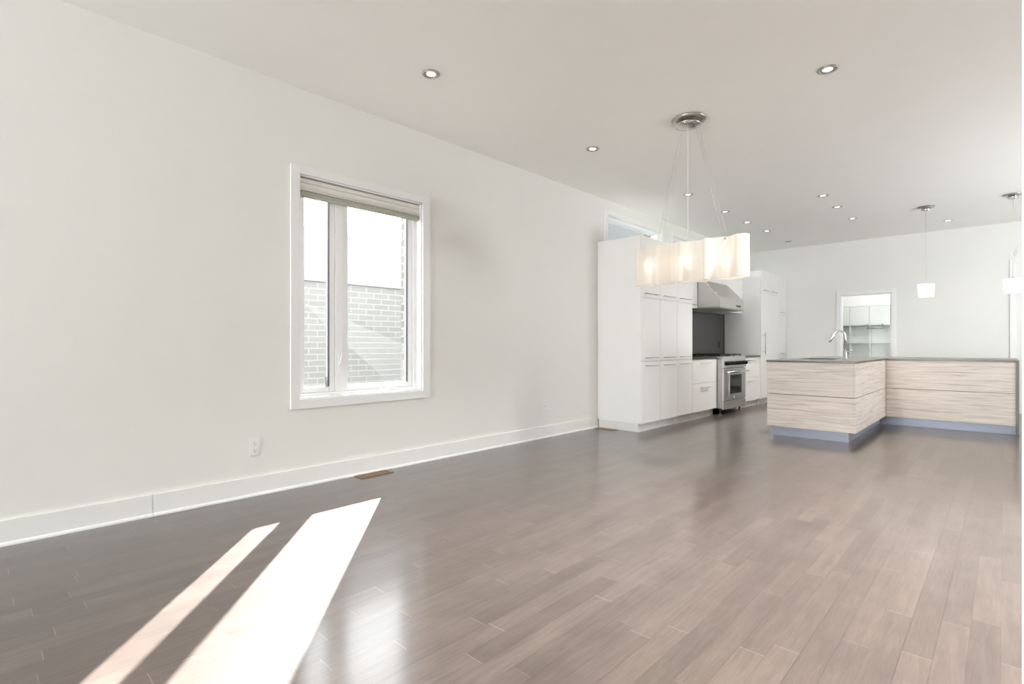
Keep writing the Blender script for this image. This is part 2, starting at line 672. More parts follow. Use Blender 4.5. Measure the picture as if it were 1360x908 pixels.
holes = [(WY0, WY1, WZ0, WZ1)] + [(a, b, TZ0, TZ1) for a, b in TR]
struct('wall_left', wall_x(MB(), -0.16, 0.0, H, YB, YF, holes), 'wall_paint')
holes2 = [(WY0 - 0.02, 2.90, WZ0 - 0.02, WZ1 + 0.14)] + [(a, b, TZ0 - 0.01, TZ1 + 0.02) for a, b in TR]
struct('trim_brickwork', wall_x(MB(), -0.30, -0.162, H + 0.2, YB, YF, holes2), 'brick_own')
fw = MB()
fw.box(0, DX0, YF, YF + 0.12, 0, H).box(DX0, DX1, YF, YF + 0.12, DZ1, H).box(DX1, XR, YF, YF + 0.12, 0, H)
struct('wall_far', fw, 'wall_paint')
struct('wall_right', MB().box(3.957, XR, 1.50, 1.62, 0, H), 'trim_paint')
struct('wall_back', MB().box(0, 6.12, YB - 0.12, YB, 0, H), 'wall_paint')
sw = MB()
sw.box(6.0, 6.12, YB, 1.5, 0, H).box(XR, XR + 0.12, 1.5, YF, 0, H)
struct('wall_side', sw, 'wall_paint')

# baseboard: two lengths meeting at a joint, with a shoe moulding
bb = MB()
for a, b in ((YB, 0.819), (0.8215, 5.778)):
    bb.box(0.0005, 0.015, a, b, 0.0005, 0.138, 0.0015)
    bb.prism([(0.015, 0.0005), (0.027, 0.0005), (0.026, 0.010), (0.021, 0.017), (0.015, 0.020)], 'y', a, b)
struct('baseboard_left', bb, 'trim_paint')
bf = MB()
bf.box(0.70, 1.57, YF - 0.015, YF - 0.0005, 0.0005, 0.138, 0.0015).box(2.505, 3.98, YF - 0.015, YF - 0.0005, 0.0005, 0.138, 0.0015)
struct('baseboard_far', bf, 'trim_paint')

# ------------------------------------------------------------------ main window
w1 = struct_root('window_1', (0, (WY0 + WY1) / 2, WZ0))
cs = MB()
co0, co1, cz0, cz1 = 1.696, 3.006, 0.596, 2.461
cs.box(0.0005, 0.019, co0, WY0, cz0, cz1, 0.002).box(0.0005, 0.019, WY1, co1, cz0, cz1, 0.002)
cs.box(0.0005, 0.019, WY0, WY1, WZ1, cz1, 0.002).box(0.0005, 0.019, WY0, WY1, cz0, WZ0, 0.002)
cs.build('window_casing', 'trim_paint', w1)
jm = MB()
jm.box(-0.07, 0.0, WY0 - 0.001, WY0 + 0.012, WZ0, WZ1).box(-0.07, 0.0, WY1 - 0.012, WY1 + 0.001, WZ0, WZ1)
jm.box(-0.07, 0.0, WY0, WY1, WZ1 - 0.012, WZ1 + 0.001).box(-0.07, 0.006, WY0, WY1, WZ0 - 0.001, WZ0 + 0.012)
jm.build('jamb_liner', 'trim_paint', w1)
fr = MB()
fy0, fy1, fz0, fz1 = WY0 + 0.001, WY1 - 0.001, WZ0 + 0.001, WZ1 - 0.001
FX0, FX1 = -0.158, -0.071
fr.box(FX0, FX1, fy0, fy0 + 0.030, fz0, fz1, 0.003).box(FX0, FX1, fy1 - 0.045, fy1, fz0, fz1, 0.003)
fr.box(FX0, FX1, fy0 + 0.03, fy1 - 0.045, fz0, fz0 + 0.035, 0.003).box(FX0, FX1, fy0 + 0.03, fy1 - 0.045, fz1 - 0.035, fz1, 0.003)
fr.box(FX0, FX1, 2.105, 2.165, fz0 + 0.035, fz1 - 0.035, 0.003)
fr.build('window_frame', 'vinyl_white', w1)


def sash(y0, y1, sl, sr):
    s = MB()
    z0, z1 = fz0 + 0.036, fz1 - 0.036
    xa, xb = -0.140, -0.085
    s.box(xa, xb, y0, y0 + sl, z0, z1, 0.004).box(xa, xb, y1 - sr, y1, z0, z1, 0.004)
    s.box(xa, xb, y0 + sl, y1 - sr, z0, z0 + 0.042, 0.004).box(xa, xb, y0 + sl, y1 - sr, z1 - 0.042, z1, 0.004)
    # inner glazing bead step
    s.box(xa + 0.012, xb - 0.012, y0 + sl, y0 + sl + 0.008, z0 + 0.04, z1 - 0.04)
    s.box(xa + 0.012, xb - 0.012, y0 + sl, y1 - sr, z0 + 0.04, z0 + 0.049)
    so = s.build('window_sash', 'vinyl_white', w1)
    MB().box(-0.114, -0.110, y0 + sl - 0.003, y1 - sr + 0.003, z0 + 0.040, z1 - 0.040).build('window_pane', 'window_glass', so)
    MB().box(-0.1095, -0.0845, y1 - sr - 0.007, y1 - sr - 0.0005, z0 + 0.043, z1 - 0.043).build('glazing_gasket', 'gasket', so,
                                                                                        'dark vertical glazing strip')
    return so


s_l = sash(fy0 + 0.031, 2.104, 0.045, 0.048)
s_r = sash(2.166, fy1 - 0.046, 0.052, 0.052)
# crank, lock lever, latch keepers
ck = MB()
ck.box(-0.082, -0.055, 2.56, 2.70, WZ0 + 0.013, WZ0 + 0.035, 0.006)
ck.tube([(-0.060, 2.66, WZ0 + 0.036), (-0.048, 2.64, WZ0 + 0.055), (-0.046, 2.57, WZ0 + 0.052), (-0.05, 2.53, WZ0 + 0.046)], 0.007)
ck.lathe([(0, 0.012), (0.009, 0.008), (0.011, 0), (0.009, -0.008), (0, -0.012)], -0.05, 2.52, WZ0 + 0.046, 12)
ck.build('crank_handle', 'vinyl_white', w1)
lk = MB()
lk.box(-0.071, -0.060, 2.122, 2.148, 0.86, 1.01, 0.004)
lk.tube([(-0.055, 2.135, 0.92), (-0.040, 2.137, 0.97), (-0.030, 2.141, 1.02)], 0.007, radii=[0.010, 0.008, 0.006])
lk.build('lock_lever', 'vinyl_white', w1)
MB().box(-0.100, -0.084, 2.020, 2.046, 0.755, 0.83, 0.004).box(-0.086, -0.078, 2.027, 2.040, 0.765, 0.82, 0.003).build(
    'sash_hinge', 'grey_metal', w1, 'small grey hinge at the foot of the left pane')
MB().box(-0.05, -0.02, WY1 - 0.017, WY1 - 0.0125, 0.76, 0.84, 0.004).build('blind_cleat', 'outlet_plastic', w1)

# blind gathered under the window head
bl = thing('window_blind', 'raised beige folding blind at the head of the casement window', 'blind', (-0.03, 2.345, 2.24), None)
y0, y1 = WY0 + 0.016, WY1 - 0.020
MB().box(-0.062, -0.012, y0, y1, 2.345, 2.378, 0.003).build('headrail', 'blind_rail', bl)
MB().prism([(-0.060, 2.300), (-0.014, 2.302), (-0.008, 2.320), (-0.014, 2.342), (-0.060, 2.342)], 'y', y0 + 0.002, y1 - 0.002).build(
    'fabric_fold', 'blind_rail', bl)
MB().prism([(-0.060, 2.282), (-0.012, 2.284), (-0.007, 2.291), (-0.012, 2.298), (-0.060, 2.298)], 'y', y0 + 0.002, y1 - 0.002).build(
    'fabric_fold', 'blind_rail', bl)
MB().prism([(-0.058, 2.240), (-0.020, 2.240), (-0.006, 2.252), (-0.004, 2.268), (-0.012, 2.280), (-0.058, 2.280)], 'y', y0 + 0.004, y1 - 0.004).build(
    'bottom_fold', 'blind_fabric', bl, 'darker rolled bottom fold')
MB().box(-0.061, -0.006, y1 + 0.0005, y1 + 0.006, 2.242, 2.380, 0.002).build('end_cap', 'outlet_plastic', bl)

# transom windows above the cabinets
for i, (a, b) in enumerate(TR):
    wt = struct_root('window_%d' % (i + 2), (0, (a + b) / 2, TZ0))
    c = MB()
    c.box(0.0005, 0.018, a - 0.085, a, TZ0 - 0.03, TZ1 + 0.055, 0.002).box(0.0005, 0.018, b, b + 0.06, TZ0 - 0.03, TZ1 + 0.055, 0.002)
    c.box(0.0005, 0.018, a, b, TZ1, TZ1 + 0.055, 0.002).box(0.0005, 0.018, a, b, TZ0 - 0.03, TZ0, 0.002)
    c.build('window_casing', 'trim_paint', wt)
    f = MB()
    e = 0.001
    f.box(-0.158, -0.05, a + e, a + 0.05, TZ0 + e, TZ1 - e, 0.003).box(-0.158, -0.05, b - 0.05, b - e, TZ0 + e, TZ1 - e, 0.003)
    f.box(-0.158, -0.05, a + 0.05, b - 0.05, TZ0 + e, TZ0 + 0.045, 0.003).box(-0.158, -0.05, a + 0.05, b - 0.05, TZ1 - 0.045, TZ1 - e, 0.003)
    fo = f.build('window_frame', 'vinyl_white', wt)
    MB().box(-0.104, -0.100, a + 0.045, b - 0.045, TZ0 + 0.04, TZ1 - 0.04).build('window_pane', 'window_glass', fo)

# ------------------------------------------------------------------ pantry doorway and pantry shell
d1 = struct_root('door_1', ((DX0 + DX1) / 2, YF, 0))
c = MB()
c.box(DX0 - 0.068, DX0, YF - 0.018, YF - 0.0005, 0.0005, DZ1 + 0.068, 0.002)
c.box(DX1, DX1 + 0.068, YF - 0.018, YF - 0.0005, 0.0005, DZ1 + 0.068, 0.002)
c.box(DX0, DX1, YF - 0.018, YF - 0.0005, DZ1, DZ1 + 0.068, 0.002)
c.build('door_casing', 'trim_paint', d1)
c = MB()
c.box(DX0 - 0.001, DX0 + 0.015, YF - 0.005, YF + 0.125, 0.0005, DZ1).box(DX1 - 0.015, DX1 + 0.001, YF - 0.005, YF + 0.125, 0.0005, DZ1)
c.box(DX0, DX1, YF - 0.005, YF + 0.125, DZ1 - 0.015, DZ1 + 0.001)
c.build('door_jamb', 'trim_paint', d1)
pw = MB()
PX0, PX1, PY1, PH = 0.9, 3.1, 13.45, 2.75
pw.box(PX0 - 0.1, PX0, YF + 0.12, PY1, 0, PH).box(PX1, PX1 + 0.1, YF + 0.12, PY1, 0, PH).box(PX0 - 0.1, PX1 + 0.1, PY1, PY1 + 0.1, 0, PH)
struct('wall_pantry', pw, 'pantry_white')
struct('ceiling_pantry', MB().box(PX0 - 0.1, PX1 + 0.1, YF + 0.121, PY1 + 0.1, PH, PH + 0.1), 'ceiling_paint')
pl = area('pantry_ceiling_lamp', (2.0, 12.05, 2.70), (0, 0.25, -1), 1.2, 0.3, 8, (1.0, 0.99, 0.96))
area('pantry_fill', (3.05, 12.3, 1.4), (-1, 0.3, 0), 0.8, 1.4, 12, (0.97, 0.99, 1.0))  # side fill lamp added inside the pantry, whose walls are solid
# second opening's casing at the far right of the far wall
c = MB()
c.box(3.985, 4.055, YF - 0.02, YF - 0.0005, 0.0005, 2.46, 0.002).box(4.055, 5.0, YF - 0.02, YF - 0.0005, 2.39, 2.46, 0.002)
c.box(4.93, 5.0, YF - 0.02, YF - 0.0005, 0.0005, 2.39, 0.002)
struct('trim_1', c, 'trim_paint')

# ------------------------------------------------------------------ outside
struct('ground', MB().box(-14, -0.31, -8, 24, -0.35, -0.20), 'ground_gravel')
nb = thing('neighbouring_garage', 'pale brick outbuilding seen through the casement window', 'building', (-3.5, 3.0, -0.2))
MB().box(-4.6, -2.6, -4.0, 7.4, -0.199, 1.92).build('brick_base', 'brick_pale', nb)
MB().box(-4.6, -2.58, -4.0, 7.4, 1.92, 2.62, 0.005).build('fascia_band', 'concrete_pale', nb)
gh = thing('neighbouring_house', 'tall grey house wall behind the strip windows above the cabinets', 'building', (-4, 12, -0.2))
MB().box(-6.5, -2.6, 7.9, 20.0, -0.199, 5.6).build('house_wall', 'siding_grey', gh)
MB().box(-6.7, -2.3, 7.8, 20.2, 5.6, 5.75).build('eaves', 'vinyl_white', gh)

# ------------------------------------------------------------------ cabinets
BACK = 0.004


def bar_pull(mb, x, y0, y1, z, r=0.0055):
    mb.tube([(x + 0.030, y0, z), (x + 0.030, y1, z)], r, 10)
    for y in (y0 + 0.03, y1 - 0.03):
        mb.tube([(x, y, z), (x + 0.030, y, z)], 0.0042, 8)
    return mb


def bar_pull_v(mb, x, y, z0, z1, r=0.008):
    mb.tube([(x + 0.045, y, z0), (x + 0.045, y, z1)], r, 12)
    for z in (z0 + 0.05, z1 - 0.05):
        mb.tube([(x, y, z), (x + 0.045, y, z)], 0.006, 8)
    return mb


def cabinet(name, label, y0, y1, xf, z0, z1, fronts, kick=True, group=None, cat='cabinet', foot_end=None):
    """fronts: (part name, y0, y1, z0, z1, handle z or None, handle kind)"""
    e = 0.001
    t = thing(name, label, cat, (xf / 2, (y0 + y1) / 2, 0.0 if kick else z0), group)
    MB().box(BACK, xf - 0.021, y0 + e, y1 - e, z0, z1, 0.0015).build('body', 'carcass_white', t)
    MB().box(xf - 0.0209, xf - 0.0203, y0 + 0.006, y1 - 0.006, z0 + 0.006, z1 - 0.006).build('gap_shade', 'gap_grey', t)  # added grey sheet: shade of the door gaps put into colour
    if kick:
        k1 = foot_end if foot_end else y1 - e
        MB().box(BACK + 0.02, xf - 0.055, y0 + e + 0.003, k1, 0.0005, z0 - 0.0005).build('toe_kick', 'toe_white', t)
    for (pn, a, b, c, d, hz, hk) in fronts:
        o = MB().box(xf - 0.020, xf, a + 0.0022, b - 0.0022, c + 0.0022, d - 0.0022, 0.0015).build(pn, 'lacquer_white', t)
        if hz is not None:
            m = MB()
            if hk == 'v':
                bar_pull_v(m, xf - 0.001, a + 0.06, hz[0], hz[1])
            else:
                mid, hw = (a + b) / 2 - 0.02, min(0.16, (b - a) * 0.34)
                bar_pull(m, xf - 0.001, mid - hw, mid + hw, hz)
            m.build('handle', 'nickel', o)
    return t


XF = 0.66
S1, S2, TOP, KICK = 1.685, 0.884, 2.455, 0.108
ys = [5.785, 6.265, 6.745, 7.222]
names = ['tall white pantry cabinet nearest the camera, its broad plain side facing the room',
         'tall white cabinet in the middle of the three left of the range',
         'tall white cabinet beside the dark backsplash, third from the plain end panel']
for i in range(3):
    a, b = ys[i], ys[i + 1]
    cabinet('tall_cabinet', names[i], a, b, XF, KICK, TOP, [
        ('upper_door', a, b, S1, TOP, S1 + 0.05, 'h'),
        ('middle_door', a, b, S2, S1, S2 + 0.045, 'h'),
        ('lower_door', a, b, KICK, S2, S2 - 0.055, 'h')], group='tall cabinets left of the range')
# base drawers left of the range
RY0, RY1 = 8.105, 9.045
a, b = 7.223, 8.092
bl_ = cabinet('base_cabinet', 'white two-drawer base cabinet left of the steel range', a, b, XF, KICK, 0.880, [
    ('upper_drawer', a, b, 0.525, 0.880, 0.823, 'h'), ('lower_drawer', a, b, KICK, 0.525, 0.455, 'h')], foot_end=7.98)
MB().box(0.55, 0.60, 8.03, 8.085, 0.0005, KICK - 0.0005, 0.004).build('foot', 'carcass_white', bl_)
tag(MB().box(BACK, 0.675, a + 0.001, b, 0.8805, 0.906, 0.002).build('countertop', 'counter_black'),
    'short black countertop left of the range', 'countertop')
# base drawers right of the range
PY0 = 10.05
a, b = 9.058, PY0 - 0.002
br_ = cabinet('base_cabinet', 'white two-drawer base cabinet between the range and the fridge panel', a, b, XF, KICK, 0.880, [
    ('upper_drawer', a, b, 0.525, 0.880, 0.823, 'h'), ('lower_drawer', a, b, KICK, 0.525, 0.455, 'h')])
tag(MB().box(BACK, 0.675, a, b, 0.8805, 0.906, 0.002).build('countertop', 'counter_black'),
    'short black countertop right of the range', 'countertop')

# wall cabinets
XU = 0.35
a, b = 7.223, 8.098
cabinet('wall_cabinet', 'white wall cabinet left of the range hood', a, b, XU, 1.68, TOP,
        [('door', a, (a + b) / 2, 1.68, TOP, 1.73, 'h'), ('door', (a + b) / 2, b, 1.68, TOP, 1.73, 'h')], kick=False, group='wall cabinets')
a, b = 8.100, 9.066
cabinet('wall_cabinet', 'short white wall cabinet above the steel range hood', a, b, XU, 2.135, TOP,
        [('door', a, (a + b) / 2, 2.135, TOP, None, 'h'), ('door', (a + b) / 2, b, 2.135, TOP, None, 'h')], kick=False, group='wall cabinets')
a, b = 9.074, PY0 - 0.002
cabinet('wall_cabinet', 'white wall cabinet between the hood and the fridge panel', a, b, XU, 1.68, TOP,
        [('door', a, (a + b) / 2, 1.68, TOP, 1.73, 'h'), ('door', (a + b) / 2, b, 1.68, TOP, 1.73, 'h')], kick=False, group='wall cabinets')

# panelled fridge housing and the end pantry
XT = 0.69
a, b = PY0, 11.00
fh = cabinet('fridge_cabinet', 'white panelled fridge housing with a long upright handle, right of the range', a, b, XT, KICK, 2.465, [
    ('upper_door', a + 0.03, (a + b) / 2, 2.06, 2.465, 2.105, 'h'),
    ('upper_door', (a + b) / 2, b, 2.06, 2.465, 2.105, 'h'),
    ('fridge_door', a + 0.03, b, KICK, 2.06, (0.92, 1.33), 'v')])
MB().box(XT - 0.0205, XT, a + 0.001, a + 0.028, KICK, 2.465, 0.001).build('end_panel_edge', 'lacquer_white', fh)
a, b = 11.002, YF - 0.004
cabinet('tall_cabinet', 'narrow tall white cabinet in the far corner against the end wall', a, b, XT, KICK, 2.465, [
    ('upper_door', a, b, S1, 2.465, S1 + 0.05, 'h'),
    ('middle_door', a, b, S2, S1, S2 + 0.045, 'h'),
    ('lower_door', a, b, KICK, S2, S2 - 0.055, 'h')])

# backsplash
bs = thing('backsplash', 'dark grey glass backsplash panel behind the range', 'backsplash', (0.01, 8.6, 0.907))
MB().box(0.003, 0.012, 7.228, PY0 - 0.012, 0.912, 1.672, 0.001).build('panel', 'backsplash_dark', bs)
m = MB()
m.box(0.003, 0.020, PY0 - 0.0115, PY0 - 0.0005, 0.907, 1.676).box(0.003, 0.018, 7.224, PY0 - 0.012, 1.6725, 1.679).box(0.003, 0.020, 7.224, PY0 - 0.012, 0.9065, 0.9115)
m.build('edge_trim', 'black_trim', bs)
ot = thing('power_outlet', 'black outlet plate on the dark backsplash', 'outlet', (0.014, 9.80, 1.05))
MB().box(0.0125, 0.018, 9.765, 9.84, 1.04, 1.16, 0.002).build('plate', 'black_trim', ot)
MB().box(0.0182, 0.0195, 9.785, 9.82, 1.06, 1.095, 0.001).box(0.0182, 0.0195, 9.785, 9.82, 1.105, 1.14, 0.001).build('socket', 'slot_dark', ot)

# ------------------------------------------------------------------ range hood
hd = thing('range_hood', 'stainless steel sloped range hood on the left wall above the range', 'range hood', (0.35, 8.585, 1.667))
HY0, HY1 = 8.104, 9.070
m = MB()
m.prism([(0.354, 1.690), (0.71, 1.690), (0.71, 1.850), (0.44, 2.128), (0.354, 2.128)], 'y', HY0, HY1, 0.003)
m.box(BACK + 0.01, 0.353, HY0, HY1, 1.690, 2.128, 0.002)
m.build('canopy', 'steel', hd)
m = MB()
m.box(0.05, 0.715, HY0 - 0.001, HY1 + 0.001, 1.667, 1.6895, 0.002)
m.build('bottom_rim', 'steel_dark', hd)
for k in range(3):
    yy = HY0 + 0.03 + k * 0.305
    g = MB()
    g.box(0.10, 0.62, yy, yy + 0.295, 1.660, 1.6665, 0.001)
    for q in range(9):
        g.box(0.12 + q * 0.055, 0.14 + q * 0.055, yy + 0.015, yy + 0.28, 1.657, 1.6598)
    g.build('grease_filter', 'steel_dark', hd)
g = MB()
g.box(0.7105, 0.7135, HY1 - 0.30, HY1 - 0.10, 1.72, 1.75, 0.001)
g.build('switch_strip', 'black_trim', hd)

# ------------------------------------------------------------------ range
rg = thing('range_cooker', 'stainless steel gas range with black knobs between the white drawers', 'range', (0.40, 8.575, 0))
XRG = 0.765
m = MB()
m.box(0.024, XRG - 0.035, RY0, RY1, 0.10, 0.885, 0.003)
m.build('body', 'steel_dark', rg)
m = MB()
m.box(0.024, XRG - 0.02, RY0 - 0.001, RY1 + 0.001, 0.886, 0.912, 0.003)
m.build('cooktop', 'steel', rg)
m = MB()
m.prism([(XRG - 0.034, 0.735), (XRG + 0.008, 0.735), (XRG + 0.008, 0.80), (XRG - 0.005, 0.885), (XRG - 0.012, 0.912), (XRG - 0.019, 0.912), (XRG - 0.034, 0.885)],
        'y', RY0, RY1, 0.002)
cp = m.build('control_panel', 'steel', rg)
for k, yy in enumerate((0.08, 0.20, 0.32, 0.49, 0.61, 0.73, 0.85)):
    kb = MB()
    kb.lathe([(0, 0.0), (0.035, 0.0), (0.035, 0.006), (0.030, 0.008), (0.028, 0.044), (0.026, 0.050), (0, 0.050)], XRG + 0.006, RY0 + yy, 0.805, 20, 'x')
    kb.box(XRG + 0.054, XRG + 0.062, RY0 + yy - 0.005, RY0 + yy + 0.005, 0.787, 0.823, 0.002)
    kb.build('knob', 'knob_black', cp)
for k in range(3):
    y0 = RY0 + 0.015 + k * 0.305
    y1 = y0 + 0.295
    g = MB()
    for yy in (y0, (y0 + y1) / 2 - 0.007, y1 - 0.014):
        g.box(0.08, XRG - 0.07, yy, yy + 0.014, 0.928, 0.944, 0.002)
    for xx in (0.08, 0.24, 0.40, 0.56, XRG - 0.084):
        g.box(xx, xx + 0.014, y0, y1, 0.926, 0.942, 0.002)
    for xx in (0.08, XRG - 0.084):
        for yy in (y0, y1 - 0.014):
            g.box(xx, xx + 0.014, yy, yy + 0.014, 0.9125, 0.93)
    g.build('grate', 'black_iron', rg)
for xx in (0.22, 0.52):
    for yy in (RY0 + 0.16, RY0 + 0.47, RY0 + 0.78):
        MB().lathe([(0, 0.0), (0.05, 0.0), (0.05, 0.006), (0.035, 0.008), (0.035, 0.014), (0, 0.014)], xx, yy, 0.9122, 20).build('burner', 'black_iron', rg)
m = MB()
m.box(XRG - 0.034, XRG, RY0 + 0.003, RY1 - 0.003, 0.215, 0.722, 0.006)
od = m.build('oven_door', 'steel', rg)
MB().box(XRG + 0.0002, XRG + 0.003, RY0 + 0.24, RY1 - 0.20, 0.315, 0.615, 0.001).build('oven_window', 'oven_glass', od)
m = MB()
for a_, b_, c_, d_ in ((RY0 + 0.225, RY1 - 0.185, 0.615, 0.625), (RY0 + 0.225, RY1 - 0.185, 0.303, 0.315)):
    m.box(XRG + 0.0002, XRG + 0.006, a_, b_, c_, d_, 0.001)
for yy in (RY0 + 0.225, RY1 - 0.199):
    m.box(XRG + 0.0002, XRG + 0.006, yy, yy + 0.014, 0.315, 0.615, 0.001)
m.build('window_bezel', 'steel', od)
m = MB()
m.tube([(XRG + 0.062, RY0 + 0.03, 0.668), (XRG + 0.062, RY1 - 0.03, 0.668)], 0.015, 16)
for yy in (RY0 + 0.07, RY1 - 0.07):
    m.tube([(XRG - 0.001, yy, 0.668), (XRG + 0.062, yy, 0.668)], 0.013, 12)
m.build('handle', 'chrome', od)
MB().box(XRG + 0.0002, XRG + 0.002, RY0 + 0.405, RY0 + 0.435, 0.245, 0.283, 0.0005).build('badge', 'trim_paint', od, 'small white badge under the oven window')
m = MB()
m.box(XRG - 0.034, XRG - 0.002, RY0 + 0.003, RY1 - 0.003, 0.082, 0.208, 0.005)
m.build('kick_panel', 'steel', rg)
for xx in (0.10, XRG - 0.08):
    for yy in (RY0 + 0.06, RY1 - 0.06):
        MB().lathe([(0, 0.0), (0.026, 0.0), (0.026, 0.01), (0.016, 0.014), (0.016, 0.0995), (0, 0.0995)], xx, yy, 0.0005, 16).build('leg', 'chrome', rg)

# ------------------------------------------------------------------ island
IX0, IX1, IY0, IY1 = 1.832, 2.742, 6.71, 8.66
LX1, LY0, LY1 = 4.026, 8.68, 9.86
IZ = 0.885
ia = thing('kitchen_island', 'pale wood-grain island arm with wide drawer-like panels, nearest the room', 'kitchen island', ((IX0 + IX1) / 2, 7.7, 0))
MB().box(IX0 + 0.0197, IX1 - 0.0203, IY0 + 0.0197, LY1 - 0.02, 0.119, 0.70).build('body', 'seam_dark', ia)
for z0, z1 in ((0.117, 0.500), (0.506, IZ - 0.002)):
    MB().box(IX0, IX1 - 0.0205, IY0, IY0 + 0.0195, z0, z1, 0.0012).build('front_panel', 'island_laminate', ia)
    MB().box(IX1 - 0.02, IX1, IY0, LY0 - 0.003, z0, z1, 0.0012).build('side_panel', 'island_laminate', ia)
MB().box(IX0, IX0 + 0.0195, IY0 + 0.020, LY1, 0.117, IZ - 0.002, 0.001).build('rear_panel', 'island_laminate', ia)
MB().box(IX0 + 0.055, IX1 - 0.075, IY0 + 0.07, LY1 - 0.05, 0.0005, 0.1165, 0.001).build('toe_kick', 'kick_aluminium', ia, 'bluish grey recessed plinth')
MB().box(IX0 + 0.02, IX1 - 0.0205, LY1 - 0.0195, LY1, 0.117, IZ - 0.002).build('end_panel', 'island_laminate', ia)
ib = thing('kitchen_island', 'pale wood-grain island return ending in a dark waterfall edge', 'kitchen island', (3.4, 9.3, 0))
MB().box(IX1 + 0.003, LX1 - 0.002, LY0 + 0.0203, LY1, 0.119, IZ - 0.003).build('body', 'seam_dark', ib)
for z0, z1 in ((0.117, 0.500), (0.506, IZ - 0.002)):
    MB().box(IX1 + 0.002, LX1 - 0.001, LY0, LY0 + 0.020, z0, z1, 0.0012).build('front_panel', 'island_laminate', ib)
MB().box(IX1 - 0.074, LX1 - 0.001, LY0 + 0.07, LY1 - 0.05, 0.0005, 0.1165, 0.001).build('toe_kick', 'kick_aluminium', ib, 'bluish grey recessed plinth')
# one L-shaped worktop with a cut-out for the sink and a waterfall end
SX0, SX1, SY0, SY1 = 1.97, 2.36, 7.45, 8.15
WT0, WT1 = IZ - 0.001, 0.907
m = MB()
m.box(IX0 - 0.006, IX1 + 0.006, IY0 - 0.006, SY0, WT0, WT1).box(IX0 - 0.006, IX1 + 0.006, SY1, LY1 + 0.01, WT0, WT1)
m.box(IX0 - 0.006, SX0, SY0, SY1, WT0, WT1).box(SX1, IX1 + 0.006, SY0, SY1, WT0, WT1)
m.box(IX1 + 0.006, LX1 + 0.026, LY0 - 0.008, LY1 + 0.01, WT0, WT1)
m.box(LX1, LX1 + 0.026, LY0 - 0.008, LY1 + 0.01, 0.0005, WT0)
tag(m.build('island_worktop', 'counter_stone'), 'thin dark brown L-shaped worktop folding down the island end', 'countertop')
sk = thing('kitchen_sink', 'undermounted steel sink in the island worktop', 'sink', ((SX0 + SX1) / 2, (SY0 + SY1) / 2, 0.71))
m = MB()
m.box(SX0 - 0.012, SX1 + 0.012, SY0 - 0.012, SY1 + 0.012, 0.706, 0.712)
m.box(SX0 - 0.012, SX0, SY0 - 0.012, SY1 + 0.012, 0.712, WT0 - 0.0005).box(SX1, SX1 + 0.012, SY0 - 0.012, SY1 + 0.012, 0.712, WT0 - 0.0005)
m.box(SX0, SX1, SY0 - 0.012, SY0, 0.712, WT0 - 0.0005).box(SX0, SX1, SY1, SY1 + 0.012, 0.712, WT0 - 0.0005)
m.build('basin', 'steel', sk)
MB().lathe([(0, 0), (0.04, 0), (0.045, 0.004), (0.04, 0.006), (0, 0.004)], (SX0 + SX1) / 2, (SY0 + SY1) / 2, 0.7125, 20).build('drain', 'chrome', sk)
# faucet
FXc, FYc = 2.445, 7.76
fc = thing('kitchen_faucet', 'tall chrome pull-down faucet arched over the island sink', 'faucet', (FXc, FYc, 0.9072))
m = MB()
m.lathe([(0, 0), (0.028, 0), (0.028, 0.006), (0.022, 0.012), (0.022, 0.10), (0.017, 0.112), (0, 0.112)], FXc, FYc, 0.9075, 24)
m.build('base', 'chrome', fc)
pts = [(FXc, FYc, 1.018)]
R_ = 0.060
zc = 1.213
for k in range(0, 15):
    a_ = math.pi * k / 14 * 0.93
    pts.append((FXc - R_ + R_ * math.cos(a_), FYc, zc + R_ * math.sin(a_)))
m = MB()
m.tube(pts, 0.0125, 14)
m.build('spout', 'chrome', fc)
p = Vector(pts[-1])
d = (Vector(pts[-1]) - Vector(pts[-2])).normalized()
d = (d + Vector((-0.25, 0, 0))).normalized()
m = MB()
m.tube([p, p + d * 0.02, p + d * 0.08, p + d * 0.12], 0.016, 14, radii=[0.0145, 0.017, 0.017, 0.014])
m.build('spray_head', 'chrome', fc)
m = MB()
m.tube([(FXc, FYc, 0.985), (FXc + 0.045, FYc - 0.01, 0.995), (FXc + 0.075, FYc - 0.015, 1.035)], 0.006, 10, radii=[0.011, 0.008, 0.006])
m.build('lever', 'chrome', fc)

# ------------------------------------------------------------------ pantry fittings
pf = thing('pantry_shelving', 'pale grey-green shelving unit inside the pantry doorway', 'shelving', (1.9, 13.15, 0))
FYp = 12.92
cols = [0.905, 1.19, 1.54, 1.89, 2.24, 2.59, 2.94]
MB().box(cols[0], cols[-1], 13.101, 13.12, 0.10, 1.905).build('back_panel', 'pantry_panel', pf)
for x in cols:
    MB().box(x - 0.009, x + 0.009, FYp + 0.021, 13.10, 0.0005, 1.905).build('divider', 'pantry_panel', pf)
for a, b in zip(cols, cols[1:]):
    dd = MB().box(a + 0.002, b - 0.002, FYp, FYp + 0.02, 1.506, 1.905, 0.001).build('cabinet_door', 'pantry_panel', pf)
    for z in (1.145, 0.80, 0.45, 0.11):
        MB().box(a + 0.0095, b - 0.0095, FYp + 0.03, 13.10, z - 0.009, z + 0.009).build('shelf', 'pantry_panel', pf)
    MB().box(a + 0.0095, b - 0.0095, FYp + 0.021, 13.10, 1.488, 1.505).build('cabinet_floor', 'pantry_edge', pf)
bulk = MB().box(PX0 + 0.002, PX1 - 0.002, FYp, PY1 - 0.002, 1.908, PH - 0.001)
struct('trim_bulkhead', bulk, 'pantry_white')
hb = thing('towel_holder', 'grey horizontal bar hung under the pantry cupboards', 'holder', (1.99, 12.885, 1.46))
